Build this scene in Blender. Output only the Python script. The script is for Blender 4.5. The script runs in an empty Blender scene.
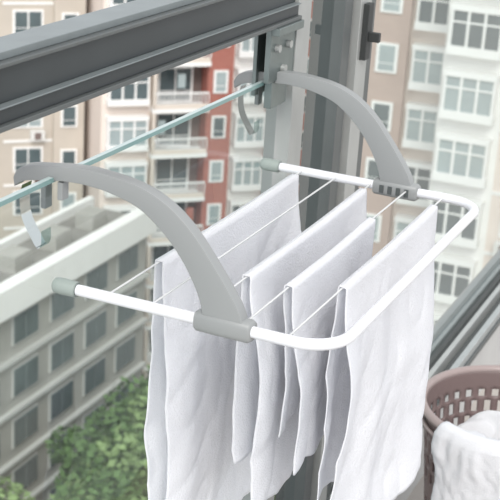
import bpy, math, random
import numpy as np
from mathutils import Matrix, Vector, noise
random.seed(7)
scene=bpy.context.scene
try:
    scene.view_settings.view_transform='Standard'
    scene.view_settings.look='None'
except Exception: pass

# ---------------------------------------------------------------- materials
def mat(name,col,rough=.5,metal=0,noise_amt=0,nscale=20,bump=0,bscale=200,spec=.5,trans=0,sss=0):
    m=bpy.data.materials.new(name);m.use_nodes=True
    nt=m.node_tree;b=nt.nodes['Principled BSDF']
    b.inputs['Base Color'].default_value=(*col,1)
    b.inputs['Roughness'].default_value=rough
    b.inputs['Metallic'].default_value=metal
    b.inputs['Specular IOR Level'].default_value=spec
    if trans: b.inputs['Transmission Weight'].default_value=trans
    tc=nt.nodes.new('ShaderNodeTexCoord')
    if noise_amt:
        n=nt.nodes.new('ShaderNodeTexNoise');n.inputs['Scale'].default_value=nscale;n.inputs['Detail'].default_value=4
        nt.links.new(tc.outputs['Object'],n.inputs['Vector'])
        mx=nt.nodes.new('ShaderNodeMix');mx.data_type='RGBA'
        mx.inputs[6].default_value=(*[c*(1-noise_amt) for c in col],1)
        mx.inputs[7].default_value=(*[min(1,c*(1+noise_amt)) for c in col],1)
        nt.links.new(n.outputs['Fac'],mx.inputs[0]);nt.links.new(mx.outputs[2],b.inputs['Base Color'])
    if bump:
        n=nt.nodes.new('ShaderNodeTexNoise');n.inputs['Scale'].default_value=bscale
        nt.links.new(tc.outputs['Object'],n.inputs['Vector'])
        bp=nt.nodes.new('ShaderNodeBump');bp.inputs['Strength'].default_value=bump;bp.inputs['Distance'].default_value=.002
        nt.links.new(n.outputs['Fac'],bp.inputs['Height']);nt.links.new(bp.outputs[0],b.inputs['Normal'])
    return m
M={}
M['grey']=mat('arm_grey_plastic',(.26,.27,.27),.42)
M['greydk']=mat('slot_dark',(.07,.08,.08),.6)
M['cap']=mat('rubber_cap',(.27,.31,.29),.6)
M['white']=mat('white_coated_steel',(.74,.75,.78),.25)
M['wire']=mat('wire_white',(.60,.61,.61),.35)
M['beam']=mat('beam_dark_aluminium',(.040,.047,.050),.45,.2,.3,9)
M['beam2']=mat('beam_light_edge',(.19,.215,.22),.45,.2,.15,30)
M['rail']=mat('rail_light_metal',(.34,.36,.36),.4,.2,.15,30)
M['alu']=mat('aluminium_light',(.38,.39,.38),.4,.3,.15,12)
M['aludk']=mat('aluminium_grey',(.11,.12,.12),.45,.3,.15,15)
M['gasket']=mat('gasket',(.03,.033,.033),.6)
M['steel']=mat('bracket_steel',(.17,.20,.195),.35,.6,.2,40)
M['floor']=mat('floor_tile',(.42,.39,.36),.5,0,.1,12)
M['render']=mat('low_wall_paint',(.5,.5,.49),.8,0,.1,10)
M['basket']=mat('basket_plastic',(.165,.12,.115),.4)
M['basketrim']=mat('basket_rim_plastic',(.30,.24,.23),.35)

def glassmat(name,tint,refl=1.0,rough=0):
    m=bpy.data.materials.new(name);m.use_nodes=True;nt=m.node_tree;nt.nodes.clear()
    o=nt.nodes.new('ShaderNodeOutputMaterial');t=nt.nodes.new('ShaderNodeBsdfTransparent');g=nt.nodes.new('ShaderNodeBsdfGlossy')
    fr=nt.nodes.new('ShaderNodeFresnel');fr.inputs[0].default_value=1.45
    mu=nt.nodes.new('ShaderNodeMath');mu.operation='MULTIPLY';mu.inputs[1].default_value=refl
    t.inputs[0].default_value=(*tint,1);g.inputs['Roughness'].default_value=rough
    mx=nt.nodes.new('ShaderNodeMixShader')
    nt.links.new(fr.outputs[0],mu.inputs[0]);nt.links.new(mu.outputs[0],mx.inputs[0])
    nt.links.new(t.outputs[0],mx.inputs[1]);nt.links.new(g.outputs[0],mx.inputs[2]);nt.links.new(mx.outputs[0],o.inputs[0])
    return m
M['glass']=glassmat('pane_glass',(.85,.915,.90),1.1)
M['clip']=glassmat('clear_clip_plastic',(.50,.63,.62),1.2,.1)
M['edge']=mat('glass_edge_green',(.20,.32,.31),.15)
M['edgel']=mat('glass_edge_light',(.50,.61,.60),.15)

def clothmat():
    m=bpy.data.materials.new('white_terry_cotton');m.use_nodes=True;nt=m.node_tree
    b=nt.nodes['Principled BSDF'];out=nt.nodes['Material Output']
    b.inputs['Base Color'].default_value=(.88,.885,.91,1);b.inputs['Roughness'].default_value=.9
    b.inputs['Specular IOR Level'].default_value=.1
    tr=nt.nodes.new('ShaderNodeBsdfTranslucent');tr.inputs[0].default_value=(.90,.905,.93,1)
    mx=nt.nodes.new('ShaderNodeMixShader');mx.inputs[0].default_value=.38
    tc=nt.nodes.new('ShaderNodeTexCoord')
    v=nt.nodes.new('ShaderNodeTexVoronoi');v.inputs['Scale'].default_value=380
    n=nt.nodes.new('ShaderNodeTexNoise');n.inputs['Scale'].default_value=26;n.inputs['Detail'].default_value=5;n.inputs['Distortion'].default_value=.4
    ad=nt.nodes.new('ShaderNodeMath');ad.operation='MULTIPLY_ADD';ad.inputs[1].default_value=3.5
    bp=nt.nodes.new('ShaderNodeBump');bp.inputs['Strength'].default_value=.34;bp.inputs['Distance'].default_value=.002
    for q in (v,n): nt.links.new(tc.outputs['Object'],q.inputs['Vector'])
    nt.links.new(n.outputs['Fac'],ad.inputs[0]);nt.links.new(v.outputs['Distance'],ad.inputs[2])
    nt.links.new(ad.outputs[0],bp.inputs['Height'])
    nt.links.new(bp.outputs[0],b.inputs['Normal']);nt.links.new(bp.outputs[0],tr.inputs['Normal'])
    nt.links.new(b.outputs[0],mx.inputs[1]);nt.links.new(tr.outputs[0],mx.inputs[2]);nt.links.new(mx.outputs[0],out.inputs[0])
    return m
M['cloth']=clothmat()

# ---------------------------------------------------------------- helpers
class MB:
    def __init__(s): s.v=[];s.f=[];s.m=[];s.mats=[]
    def mi(s,k):
        if k not in s.mats: s.mats.append(k)
        return s.mats.index(k)
    def box(s,x0,x1,y0,y1,z0,z1,k):
        i=len(s.v);s.v+=[(x0,y0,z0),(x1,y0,z0),(x1,y1,z0),(x0,y1,z0),(x0,y0,z1),(x1,y0,z1),(x1,y1,z1),(x0,y1,z1)]
        s.f+=[(i,i+3,i+2,i+1),(i+4,i+5,i+6,i+7),(i,i+1,i+5,i+4),(i+1,i+2,i+6,i+5),(i+2,i+3,i+7,i+6),(i+3,i,i+4,i+7)]
        s.m+=[s.mi(k)]*6
    def pane(s,x0,x1,y,z0,z1,k):
        i=len(s.v);s.v+=[(x0,y,z0),(x1,y,z0),(x1,y,z1),(x0,y,z1)];s.f.append((i,i+1,i+2,i+3));s.m.append(s.mi(k))
    def obj(s,name,parent=None,bevel=0,smooth=False):
        me=bpy.data.meshes.new(name);me.from_pydata(s.v,[],s.f);me.update()
        for k in s.mats: me.materials.append(M[k])
        me.polygons.foreach_set('material_index',s.m)
        if smooth: me.polygons.foreach_set('use_smooth',[True]*len(s.f))
        o=bpy.data.objects.new(name,me);bpy.context.collection.objects.link(o)
        if parent: o.parent=parent
        if bevel:
            b=o.modifiers.new('b','BEVEL');b.width=bevel;b.segments=3;b.limit_method='ANGLE'
        return o
def empty(name):
    o=bpy.data.objects.new(name,None);bpy.context.collection.objects.link(o);o.empty_display_size=.05;return o
def tube(name,pts,r,k,parent=None,cyc=False):
    cu=bpy.data.curves.new(name,'CURVE');cu.dimensions='3D';cu.bevel_depth=r;cu.bevel_resolution=6;cu.use_fill_caps=True
    s=cu.splines.new('POLY');s.points.add(len(pts)-1)
    for i,p in enumerate(pts): s.points[i].co=(*p,1)
    s.use_cyclic_u=cyc;s.use_smooth=True
    cu.materials.append(M[k])
    o=bpy.data.objects.new(name,cu);bpy.context.collection.objects.link(o)
    me=bpy.data.meshes.new_from_object(o.evaluated_get(bpy.context.evaluated_depsgraph_get()))
    bpy.data.objects.remove(o)
    o=bpy.data.objects.new(name,me);bpy.context.collection.objects.link(o)
    me.polygons.foreach_set('use_smooth',[True]*len(me.polygons))
    if parent:o.parent=parent
    return o
def catmull(P,n=8):
    out=[]
    P=[np.array(p,float) for p in P]
    for i in range(len(P)-1):
        p0=P[max(i-1,0)];p1=P[i];p2=P[i+1];p3=P[min(i+2,len(P)-1)]
        for j in range(n):
            t=j/n
            out.append(.5*((2*p1)+(-p0+p2)*t+(2*p0-5*p1+4*p2-p3)*t*t+(-p0+3*p1-3*p2+p3)*t**3))
    out.append(P[-1]);return out

# ---------------------------------------------------------------- drying rack
L=.55;W=.312
rack=empty('clothes_drying_rack')
rc=.045
pts=[(0,.004,0)]
for i in range(13):
    a=math.pi/2*i/12;pts.append((rc-rc*math.cos(a),-W+rc-rc*math.sin(a),0))
for i in range(13):
    a=math.pi/2*i/12;pts.append((L-rc+rc*math.sin(a),-W+rc-rc*math.cos(a),0))
pts.append((L,.004,0))
tube('frame_tube',pts,.0062,'white',rack)
for i,x in enumerate((0,L)):
    prof=[(-.016,.0078),(-.014,.0088),(.004,.0092),(.011,.0085),(.0132,.006),(.0135,.0)]
    mb=MB();n=24;k=mb.mi('cap')
    for (yy,r) in prof:
        for j in range(n):
            a=2*math.pi*j/n;mb.v.append((x+r*math.cos(a),yy,r*math.sin(a)))
    for q in range(len(prof)-1):
        for j in range(n):
            mb.f.append((q*n+j,q*n+(j+1)%n,(q+1)*n+(j+1)%n,(q+1)*n+j));mb.m.append(k)
    mb.f.append(tuple(range(n)));mb.m.append(k)
    mb.obj('end_cap_%d'%(i+1),rack,smooth=True)
wy=[-.051,-.103,-.155,-.207,-.259]
for i,y in enumerate(wy):
    tube('wire_%d'%(i+1),[(0,y,.001),(L,y,.001)],.0012,'wire',rack)

outer=catmull([(.062,.114),(.056,.124),(.044,.130),(.018,.134),(-.010,.1375),(-.040,.138),(-.087,.132),(-.122,.118),(-.152,.094),(-.182,.058),(-.205,.026),(-.213,.008)],6)
inner=catmull([(.0605,.104),(.053,.110),(.042,.114),(.018,.118),(-.008,.121),(-.030,.121),(-.056,.118),(-.090,.108),(-.118,.088),(-.142,.062),(-.160,.032),(-.168,.008)],6)
def arm(name,x0,ribs):
    e=empty(name);e.parent=rack
    mb=MB();k=mb.mi('grey');n=len(outer)
    xa,xb=x0-.006,x0+.010
    for xx in (xa,xb):
        for p in outer: mb.v.append((xx,p[0],p[1]))
        for p in inner: mb.v.append((xx,p[0],p[1]))
    for i in range(n-1):
        mb.f.append((i,i+1,n+i+1,n+i));mb.f.append((2*n+i,3*n+i,3*n+i+1,2*n+i+1))
        mb.f.append((i,2*n+i,2*n+i+1,i+1));mb.f.append((n+i,n+i+1,3*n+i+1,3*n+i))
    mb.f.append((0,n,3*n,2*n));mb.f.append((n-1,3*n-1,4*n-1,2*n-1))
    mb.m=[k]*len(mb.f)
    o=mb.obj('arm_bow',e,bevel=.0022);o.modifiers['b'].angle_limit=math.radians(50)
    me=o.data;me.polygons.foreach_set('use_smooth',[True]*len(me.polygons))
    mb=MB()
    k=mb.mi('grey')
    ring=lambda y,s:[(x0+.002+s*.0105*math.copysign(abs(math.cos(a))**.6,math.cos(a)),y,-.001+s*.0115*math.copysign(abs(math.sin(a))**.6,math.sin(a))) for a in [2*math.pi*j/28 for j in range(28)]]
    R=[ring(-.158,.80),ring(-.161,.97),ring(-.190,1.0),ring(-.219,1.0),ring(-.2225,.82)]
    for r in R: mb.v+=r
    for q in range(4):
        for j in range(28): mb.f.append((q*28+j,q*28+(j+1)%28,(q+1)*28+(j+1)%28,(q+1)*28+j))
    mb.f.append(tuple(range(28)));mb.f.append(tuple(range(4*28,5*28)))
    mb.m=[k]*len(mb.f)
    mb.obj('tube_clamp',e,smooth=True)
    if ribs:
        mb=MB()
        for j in range(4):
            y=-.172-j*.012
            mb.box(x0-.0095,x0-.0088 ,y-.003,y+.003,-.007,.004,'greydk')
        mb.obj('clamp_ribs',e)
    mb=MB()
    mb.box(x0-.004,x0+.009,.0225,.029,.085,.118,'grey')
    mb.box(x0-.004,x0+.009,.002,.0085,.098,.118,'grey')
    mb.obj('hook_block',e,bevel=.001)
    mb=MB();path=catmull([(.050,.108),(.053,.09),(.050,.07),(.040,.052),(.031,.040),(.026,.046),(.026,.060)],5)
    k=mb.mi('clip')
    for p in path:
        mb.v+=[(x0-.007,p[0],p[1]),(x0+.012,p[0],p[1])]
    for i in range(len(path)-1): mb.f.append((2*i,2*i+1,2*i+3,2*i+2));mb.m.append(k)
    o=mb.obj('clear_clip',e,smooth=True)
arm('arm_near',0,False);arm('arm_far',L,True)

# ---------------------------------------------------------------- towels
def towel(name,y,x0,x1,lf,lb,seed,amp=.012,flare=0.0,skew=0.0,puff=.012):
    rnd=random.Random(seed)
    ph=[rnd.uniform(0,6.28) for _ in range(6)]
    k=[rnd.uniform(28,40),rnd.uniform(52,75),rnd.uniform(14,20)]
    nx=110;nz=130
    mb=MB();mi=mb.mi('cloth')
    tot=lf+lb
    for j in range(nz+1):
        s=-lb+tot*j/nz
        d=abs(s)
        side=-1 if s>0 else 1
        r=.0028
        if d<r*1.57:
            a=d/r;yy=side*r*math.sin(a);zz=r*math.cos(a)
        else:
            yy=side*r;zz=-(d-r*1.57)
        g=min(1,d/.15);g=g*g*(3-2*g)
        ln=lf if s>0 else lb
        e=d/ln
        for i in range(nx+1):
            u=i/nx
            x=x0+(x1-x0)*u
            ws=.60*math.sin(k[2]*x+ph[0]+1.2*d*4)+.32*math.sin(k[0]*x+ph[1]-4*d)+.13*math.sin(k[1]*x+ph[2]+5*d)
            cr=1-abs(noise.noise(Vector((x*16+s*9+seed,s*11-x*5,seed*2.3))))*2
            nn=noise.noise(Vector((x*9+seed*3.1,s*6,seed)))*.012+cr*cr*.0026+noise.noise(Vector((x*40+seed,s*28,seed*2)))*.0012
            g2=min(1,d/.05)
            off=amp*ws*g+nn*g2*(.35+.65*g)
            spread=side*(.003+puff*g)*(1 if s>0 else .5)
            xx=x+ (u-.5)*flare*g + skew*g + noise.noise(Vector((s*9,u*2,seed+5)))*.008*g2 +(0 if s>0 else .010*g*(1-u))
            hem=noise.noise(Vector((u*5,seed*1.7,side)))*.014*e+noise.noise(Vector((u*22,seed*1.7,side)))*.002*e
            sag=-.0022*math.sin(math.pi*u)
            mb.v.append((xx,y+yy+off+spread,zz+hem+sag+.0015))
    for j in range(nz):
        for i in range(nx):
            a=j*(nx+1)+i;mb.f.append((a,a+1,a+nx+2,a+nx+1));mb.m.append(mi)
    o=mb.obj(name,None,smooth=True)
    s=o.modifiers.new('s','SOLIDIFY');s.thickness=.0014;s.offset=0
    return o
towel('white_towel',wy[0],.118,.520,.44,.36,1,.010,.01,.010)
towel('white_towel.001',wy[2],.130,.512,.315,.25,2,.010,.0,.008)
towel('white_towel.002',wy[3],.128,.400,.24,.20,3,.009,.0,.010)
towel('white_towel.003',wy[4],.158,.500,.38,.30,4,.011,.015,-.002)

# ---------------------------------------------------------------- window
win=empty('window_1')
mb=MB();mb.pane(-1.6,.598,.015,-.745,.1205,'glass');mb.obj('glass_pane_near',win)
mb=MB();mb.box(-1.6,.598,.0120,.0180,.1205,.1225,'edgel');mb.box(-1.6,.598,.0115,.0120,.1175,.1225,'edge');mb.obj('glass_polished_edge',win)
mb=MB();mb.pane(.66,.80,.015,-.745,.60,'glass');mb.obj('glass_pane_middle',win)
mb=MB();mb.pane(.945,4,.015,-.745,.60,'glass');mb.obj('glass_pane_far',win)
mb=MB()
mb.box(-1.6,.602,-.012,.045,.2035,.209,'aludk')
mb.box(-1.6,.602,-.006,.050,.209,.2245,'beam')
mb.box(-1.6,.602,-.010,.050,.2245,.2262,'beam2')
mb.box(-1.6,.602,.000,.055,.2262,.262,'beam')
mb.box(-1.6,.602,-.006,.040,.262,.266,'aludk')
mb.box(-1.6,.602,.004,.045,.266,.274,'beam2')
mb.obj('upper_beam',win,bevel=.001)
mb=MB()
mb.box(.602,.628,-.006,.034,-.98,.75,'alu')
mb.box(.628,.634,.004,.03,-.98,.75,'gasket')
mb.box(.634,.662,-.002,.034,-.98,.75,'alu')
mb.obj('post_near',win,bevel=.001)
mb=MB()
mb.box(.80,.835,-.004,.05,-.98,.75,'aludk')
mb.box(.835,.85,.006,.04,-.98,.75,'gasket')
mb.box(.85,.90,-.012,.06,-.98,.75,'alu')
mb.box(.90,.945,-.004,.05,-.98,.75,'aludk')
mb.box(.862,.884,-.022,-.012,.10,.19,'gasket')
mb.box(.868,.878,-.040,-.022,.13,.145,'gasket')
mb.obj('post_far',win,bevel=.001)
mb=MB()
mb.box(.515,.602,-.004,.004,.125,.2035,'steel')
mb.box(.535,.602,.024,.030,.10,.2035,'steel')
mb.box(.515,.602,-.016,-.004,.192,.2035,'steel')
mb.box(.535,.590,-.001,.010,.085,.125,'steel')
o=mb.obj('post_bracket',win,bevel=.001)
for i,(bx,bz) in enumerate(((.535,.172),(.575,.172),(.560,.140))):
    tube('bolt_%d'%i,[(bx,-.004,bz),(bx,-.010,bz)],.0055,'alu',win)
tube('outer_rail',[(.95,.05,.168),(4.0,.05,.168)],.006,'rail',win)
mb=MB()
mb.box(-1.6,4,-.05,.06,-.80,-.785,'aludk')
mb.box(-1.6,4,-.045,-.030,-.785,-.765,'rail')
mb.box(-1.6,4,-.010,.002,-.785,-.755,'alu')
mb.box(-1.6,4,.026,.040,-.785,-.745,'rail')
mb.obj('sill_track',win,bevel=.001)
mb=MB();mb.box(-1.6,4,-.03,.10,-.985,-.80,'render');mb.obj('wall_window_side')
mb=MB();mb.box(-1.6,4,-1.8,.10,-1.08,-.985,'floor');mb.obj('floor')

# ---------------------------------------------------------------- laundry basket
bk=empty('laundry_basket')
cx,cy,zt,zb=1.19,-.275,-.60,-.985
def br(t): return .132+.040*t
nc=144;nr=48
mb=MB();mi=mb.mi('basket')
for j in range(nr+1):
    t=j/nr
    for i in range(nc):
        a=2*math.pi*i/nc;r=br(t)
        mb.v.append((cx+r*math.cos(a),cy+r*math.sin(a),zb+(zt-zb)*t))
for j in range(nr):
    for i in range(nc):
        row=j//4
        hole=(4<=j<nr-5) and (j%4 in (1,2,3)) and (((i+ (2 if row%2 else 0))%4) in (1,2))
        if row in (6,): hole=False
        if not hole:
            a=j*nc+i;b=j*nc+(i+1)%nc;mb.f.append((a,b,b+nc,a+nc));mb.m.append(mi)
mb.f.append(tuple(range(nc))[::-1]);mb.m.append(mi)
o=mb.obj('perforated_wall',bk,smooth=True);s=o.modifiers.new('s','SOLIDIFY');s.thickness=.004
def ringpts(r,z,n=96): return [(cx+r*math.cos(2*math.pi*i/n),cy+r*math.sin(2*math.pi*i/n),z) for i in range(n)]
tube('rim',ringpts(.175,zt),.0085,'basketrim',bk,True)
tube('rim_lower',ringpts(.174,zt-.03),.004,'basketrim',bk,True)
tube('base_ring',ringpts(.134,zb+.006),.006,'basketrim',bk,True)
mb=MB();mi=mb.mi('cloth');n=60
for j in range(n+1):
    for i in range(120):
        a=2*math.pi*i/120;rr=.150*j/n
        x=cx+rr*math.cos(a);y=cy+rr*math.sin(a)
        e=(j/n)
        z=zt-.065-.06*e**4-.25*(x-cx)*e+.07*noise.noise(Vector((x*9,y*9,2)))+.022*abs(noise.noise(Vector((x*30,y*26,5))))
        mb.v.append((x,y,z))
for j in range(n):
    for i in range(120):
        a=j*120+i;b=j*120+(i+1)%120;mb.f.append((a,b,b+120,a+120));mb.m.append(mi)
mb.obj('folded_laundry',bk,smooth=True)
mb=MB();mi=mb.mi('cloth');na=70;ns=60
for j in range(ns+1):
    s=-.10+.30*j/ns
    for i in range(na+1):
        u=i/na;a=math.radians(148+u*115+8*noise.noise(Vector((s*8,u,1))))
        R0=.175;rb=.0125
        if s<-.02: r=R0-rb+ (s+.02)*.9; z=zt-.0-(-s-.02)*.35
        elif s<.02:
            th=(s+.02)/.04*math.pi;r=R0-rb*math.cos(th);z=zt+rb*math.sin(th)
        else: r=R0+rb+.004-(s-.02)*.08;z=zt-(s-.02)
        n1=noise.noise(Vector((u*9,s*10,3)))*.016+noise.noise(Vector((u*30,s*40,7)))*.004
        q=min(1,abs(s)/.04)
        r+=abs(n1)*q
        if s>.02: z+=noise.noise(Vector((u*4,0,9)))*.05*(s-.02)/.18
        mb.v.append((cx+r*math.cos(a),cy+r*math.sin(a),z+(n1*.5 if s<-.02 else 0)))
for j in range(ns):
    for i in range(na):
        a=j*(na+1)+i;mb.f.append((a,a+1,a+na+2,a+na+1));mb.m.append(mi)
o=mb.obj('draped_cloth',bk,smooth=True);s=o.modifiers.new('s','SOLIDIFY');s.thickness=.002

# ---------------------------------------------------------------- outdoor
M['cream']=mat('facade_cream',(.68,.61,.54),.85,0,.08,.6)
M['pink']=mat('facade_pinkish',(.74,.65,.59),.85,0,.08,.6)
M['beige']=mat('facade_beige_old',(.52,.47,.41),.9,0,.18,.4)
M['whitef']=mat('facade_white',(.82,.81,.79),.8,0,.05,1)
M['brown']=mat('facade_brown',(.44,.34,.30),.85,0,.1,1)
M['wing']=mat('wing_grey',(.40,.39,.36),.85,0,.25,.4)
M['roof']=mat('roof_tiles_grey',(.26,.25,.23),.9,0,.25,.7)
M['wglass']=mat('window_glass_far',(.09,.12,.13),.12,0,.3,.8)
M['wglass2']=mat('window_glass_light',(.33,.39,.40),.15,0,.3,.8)
M['wglass3']=mat('window_glass_wing',(.14,.17,.17),.2,0,.4,.5)
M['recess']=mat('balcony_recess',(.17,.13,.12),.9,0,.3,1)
M['frame']=mat('window_frame_white',(.82,.82,.81),.5)
M['framew']=mat('window_frame_dull',(.52,.52,.50),.6)
M['acunit']=mat('air_conditioner_white',(.70,.70,.68),.6)
M['concrete']=mat('paving',(.44,.42,.38),.9,0,.15,.3)
M['road']=mat('asphalt',(.16,.16,.165),.9,0,.15,.3)
M['grass']=mat('lawn',(.13,.18,.08),.95,0,.4,.5)
M['leaf']=mat('foliage',(.09,.16,.05),.8,0,.55,1.1)
M['leaf2']=mat('foliage_light',(.21,.30,.12),.8,0,.4,1.1)
M['bark']=mat('bark',(.12,.085,.06),.9)
def brick():
    m=bpy.data.materials.new('red_brick_tile');m.use_nodes=True;nt=m.node_tree;b=nt.nodes['Principled BSDF']
    tc=nt.nodes.new('ShaderNodeTexCoord');mp=nt.nodes.new('ShaderNodeMapping');mp.inputs['Rotation'].default_value=(math.pi/2,0,0)
    br_=nt.nodes.new('ShaderNodeTexBrick');br_.inputs['Scale'].default_value=2.2
    br_.inputs['Color1'].default_value=(.38,.13,.10,1);br_.inputs['Color2'].default_value=(.33,.11,.088,1);br_.inputs['Mortar'].default_value=(.43,.25,.21,1)
    nt.links.new(tc.outputs['Object'],mp.inputs[0]);nt.links.new(mp.outputs[0],br_.inputs['Vector']);nt.links.new(br_.outputs[0],b.inputs['Base Color'])
    b.inputs['Roughness'].default_value=.85;return m
M['brick']=brick()
camx,camy,camz=-1.143,-.705,.549
Fh=Vector((.9187,.395,0));Rh=Vector((.395,-.9187,0))
GZ=-42
def window(mb,x,w,z,h,y,two=True,g='wglass'):
    mb.box(x-w/2-.1,x+w/2+.1,y-.10,y,z-.1,z+h+.1,'frame')
    n=2 if two else 1
    for q in range(n):
        a=x-w/2+w*q/n+.05;b=x-w/2+w*(q+1)/n-.05
        mb.box(a,b,y-.12,y-.02,z+.32*h,z+h-.02,g);mb.box(a,b,y-.12,y-.02,z+.02,z+.28*h,g)
def tower(name,d,s,yaw,bays,top,fh=3.0,depth=14,seed=0,z0=GZ):
    rnd=random.Random(seed);mb=MB();tot=sum(b[1] for b in bays);x=-tot/2
    H=top-z0;nf=int(H/fh)
    for (t,w,wm) in bays:
        xc=x+w/2
        yo={'W':0,'R':-.5,'B':.9,'Y':0,'P':-.9,'S':0}[t]
        mb.box(x,x+w,yo,depth,0,nf*fh+ (1.1 if t!='P' else 1.8),wm)
        for f in range(nf):
            z=f*fh
            if t=='W':
                window(mb,xc,w*.55,z+1.0,1.5,0,True,rnd.choice(['wglass','wglass2']))
                mb.box(x,x+w,-.06,0,z-.08,z+.08,'frame')
                if rnd.random()<.6:
                    q=xc+rnd.choice((-1,1))*w*.18
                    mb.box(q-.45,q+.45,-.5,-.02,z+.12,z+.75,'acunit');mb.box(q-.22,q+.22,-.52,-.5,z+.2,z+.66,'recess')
            elif t=='R':
                window(mb,xc,min(1.0,w*.45),z+1.1,1.3,-.5,False,rnd.choice(['wglass','wglass2']))
            elif t=='S':
                window(mb,xc,min(1.2,w*.4),z+1.2,1.1,0,True)
                if f%2==0: mb.box(xc-w*.4,xc-w*.4+.8,-.5,-.02,z+.3,z+.85,'acunit')
            elif t=='Y':
                mb.box(x+.25,x+w-.25,-.75,0,z+.35,z+.75,'frame')
                mb.box(x+.35,x+w-.35,-.65,0,z+.75,z+2.35,rnd.choice(['wglass','wglass2']))
                n=3
                for q in range(n+1):
                    xx=x+.35+(w-.7)*q/n;mb.box(xx-.06,xx+.06,-.71,0,z+.75,z+2.35,'frame')
                mb.box(x+.35,x+w-.35,-.70,0,z+1.8,z+1.88,'frame')
                mb.box(x+.25,x+w-.25,-.75,0,z+2.35,z+2.6,'frame')
            elif t=='B':
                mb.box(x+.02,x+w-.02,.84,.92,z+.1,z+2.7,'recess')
                window(mb,xc,w*.6,z+.25,2.1,.86,True,'wglass')
                mb.box(x-.05,x+w+.05,-.9,.9,z-.15,z+.12,'frame')
                mb.box(x,x+w,-.9,-.8,z+.12,z+.40,wm)
                mb.box(x,x+w,-.9,-.82,z+1.08,z+1.18,'frame')
                nb=int(w/.22)
                for q in range(nb+1):
                    xx=x+w*q/nb;mb.box(xx-.03,xx+.03,-.88,-.83,z+.4,z+1.08,'frame')
                mb.box(x-.05,x+.12,-.9,.9,z+.12,z+fh-.15,wm)
                if rnd.random()<.45:
                    q=x+rnd.uniform(.3,w-.8)
                    mb.box(q,q+.5,-.6,-.5,z+1.4,z+2.3,rnd.choice(['whitef','brick','wglass2','acunit']))
        x+=w
    mb.box(-tot/2+1,tot/2-1,2,depth-2,nf*fh,nf*fh+3,'whitef')
    o=mb.obj(name)
    p=Vector((camx,camy,0))+Fh*d+Rh*s
    o.location=(p.x,p.y,z0)
    ang=math.atan2(Rh.y,Rh.x)
    o.rotation_euler=(0,0,ang+math.radians(yaw))
    return o
tower('apartment_tower',82,-20.2,20,[('W',3.6,'beige'),('S',3.2,'beige'),('W',3.4,'beige'),('S',3.0,'beige'),('W',3.2,'beige'),('R',2.0,'beige')],-6,seed=1,depth=12)
tower('apartment_tower.001',84,-4.0,20,[('Y',3.2,'pink'),('B',3.6,'cream'),('R',1.7,'brick'),('Y',2.6,'whitef'),('R',1.5,'brick')],1,seed=2)
tower('apartment_tower.002',104,2.5,14,[('R',2.2,'brown'),('Y',2.8,'whitef'),('R',1.6,'brick'),('W',3,'cream')],2,seed=3,depth=10)
tower('apartment_tower.003',66,8.1,-16,[('Y',2.8,'whitef'),('R',2.0,'brown'),('Y',3,'pink'),('B',3.4,'cream')],3,seed=4)
tower('apartment_tower.004',58,15.5,-22,[('Y',3.0,'whitef'),('W',3.0,'pink'),('B',3.4,'cream'),('Y',3,'pink'),('W',3,'pink')],3,seed=5)
def wing():
    mb=MB();rnd=random.Random(4)
    mb.box(44,66,35,39,0,16,'wing')
    mb.box(43.8,66.2,34.4,35.2,15.3,16.9,'whitef')
    mb.box(43.8,66.2,38.8,39.2,15.5,16.6,'whitef')
    mb.box(44,66,35.2,38.8,15.9,16.05,'roof')
    for q in range(5):
        mb.box(46+q*4,47.6+q*4,36.4,37.6,16,17.0,'wing')
    for f in range(5):
        z=.6+f*3
        for q in range(6):
            xx=45.6+q*3.6
            mb.box(xx-1.2,xx+1.2,34.9,35.05,z+.6,z+2.3,'framew')
            g=rnd.choice(['wglass3','wglass3','wglass'])
            mb.box(xx-1.1,xx-.05,34.85,35,z+.7,z+2.2,g);mb.box(xx+.05,xx+1.1,34.85,35,z+.7,z+2.2,g)
        mb.box(44,66,34.7,35,z-.25,z-.05,'framew')
    o=mb.obj('low_rise_block');o.location=(0,0,GZ)
wing()
def ground():
    mb=MB();mb.box(-40,260,-200,200,-.5,0,'concrete')
    mb.box(30,75,-2,32,-.1,.06,'grass')
    mb.box(-30,200,-22,-14,-.1,.05,'road');o=mb.obj('ground');o.location=(0,0,GZ)
ground()
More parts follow.
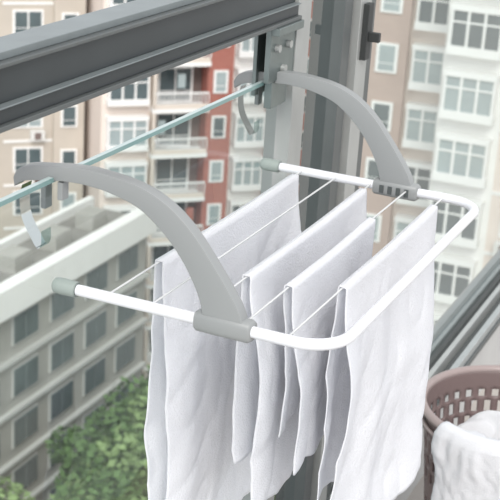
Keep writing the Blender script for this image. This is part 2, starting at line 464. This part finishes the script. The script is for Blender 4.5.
def tree(name,x,y,h,r,seed,lm='leaf'):
    rnd=random.Random(seed);mb=MB()
    k=mb.mi('bark');n=8
    for j,(z,rr) in enumerate(((0,.28),(h*.4,.2),(h*.75,.1))):
        for i in range(n):
            a=2*math.pi*i/n;mb.v.append((rr*math.cos(a),rr*math.sin(a),z))
    for j in range(2):
        for i in range(n): mb.f.append((j*n+i,j*n+(i+1)%n,(j+1)*n+(i+1)%n,(j+1)*n+i));mb.m.append(k)
    kl=[mb.mi('leaf'),mb.mi('leaf2')]
    cl=[(rnd.gauss(0,r*.45),rnd.gauss(0,r*.45),h*.68+rnd.uniform(-.25,.28)*h,rnd.uniform(.35,.6)*r) for _ in range(14)]
    for (a,b,c,q) in cl:
        kk=rnd.choice(kl)
        for _ in range(150):
            dv=Vector((rnd.gauss(0,1),rnd.gauss(0,1),rnd.gauss(0,1))).normalized()
            p=Vector((a,b,c))+dv*q*rnd.uniform(.7,1.05)
            t=Vector((rnd.gauss(0,1),rnd.gauss(0,1),rnd.gauss(0,.5))).normalized();u=t.cross(dv+Vector((.01,.3,.1))).normalized()
            sz=rnd.uniform(.16,.32);i=len(mb.v)
            mb.v+=[tuple(p-t*sz),tuple(p+u*sz*.6),tuple(p+t*sz),tuple(p-u*sz*.6)]
            mb.f.append((i,i+1,i+2,i+3));mb.m.append(kk)
    o=mb.obj(name);o.location=(x,y,GZ+.06);return o
rt=random.Random(11);c=0
for i in range(26):
    d=rt.uniform(50,70);s=rt.uniform(-15,2)-(d-50)*.06
    p=Vector((camx,camy,0))+Fh*d+Rh*s
    if p.y>30: p.y=30-rt.random()*3
    tree('garden_tree' if c==0 else 'garden_tree.%03d'%c,p.x,p.y,rt.uniform(6.5,10.5),rt.uniform(2.0,3.0),i);c+=1

# ---------------------------------------------------------------- light
w=bpy.data.worlds.new('sky');scene.world=w;w.use_nodes=True;nt=w.node_tree
bg=nt.nodes['Background']
sky=nt.nodes.new('ShaderNodeTexSky');sky.sky_type='HOSEK_WILKIE';sky.turbidity=6;sky.ground_albedo=.5
sky.sun_direction=Vector((-.35,-.25,.85)).normalized()
mx=nt.nodes.new('ShaderNodeMix');mx.data_type='RGBA';mx.inputs[0].default_value=.8
nt.links.new(sky.outputs[0],mx.inputs[6]);mx.inputs[7].default_value=(.97,.98,1.0,1)
nt.links.new(mx.outputs[2],bg.inputs[0]);bg.inputs[1].default_value=1.45
sl=bpy.data.lights.new('sun','SUN');sl.energy=2.6;sl.angle=math.radians(28);sl.color=(1,.965,.92)
so=bpy.data.objects.new('sun',sl);bpy.context.collection.objects.link(so)
so.rotation_euler=Vector((-.68,-.34,.70)).to_track_quat('Z','Y').to_euler()

# ---------------------------------------------------------------- camera
cam=bpy.data.cameras.new('camera');co=bpy.data.objects.new('camera',cam);bpy.context.collection.objects.link(co)
Rr=(.4145,-.9084,.0600);Uu=(.2938,.1959,.9358);Ff=(.8613,.3701,-.3481)
co.matrix_world=Matrix(((Rr[0],Uu[0],-Ff[0],camx),(Rr[1],Uu[1],-Ff[1],camy),(Rr[2],Uu[2],-Ff[2],camz),(0,0,0,1)))
cam.lens=96.05;cam.clip_start=.05;cam.clip_end=600
cam.dof.use_dof=True;cam.dof.focus_distance=1.6;cam.dof.aperture_fstop=21
scene.camera=co
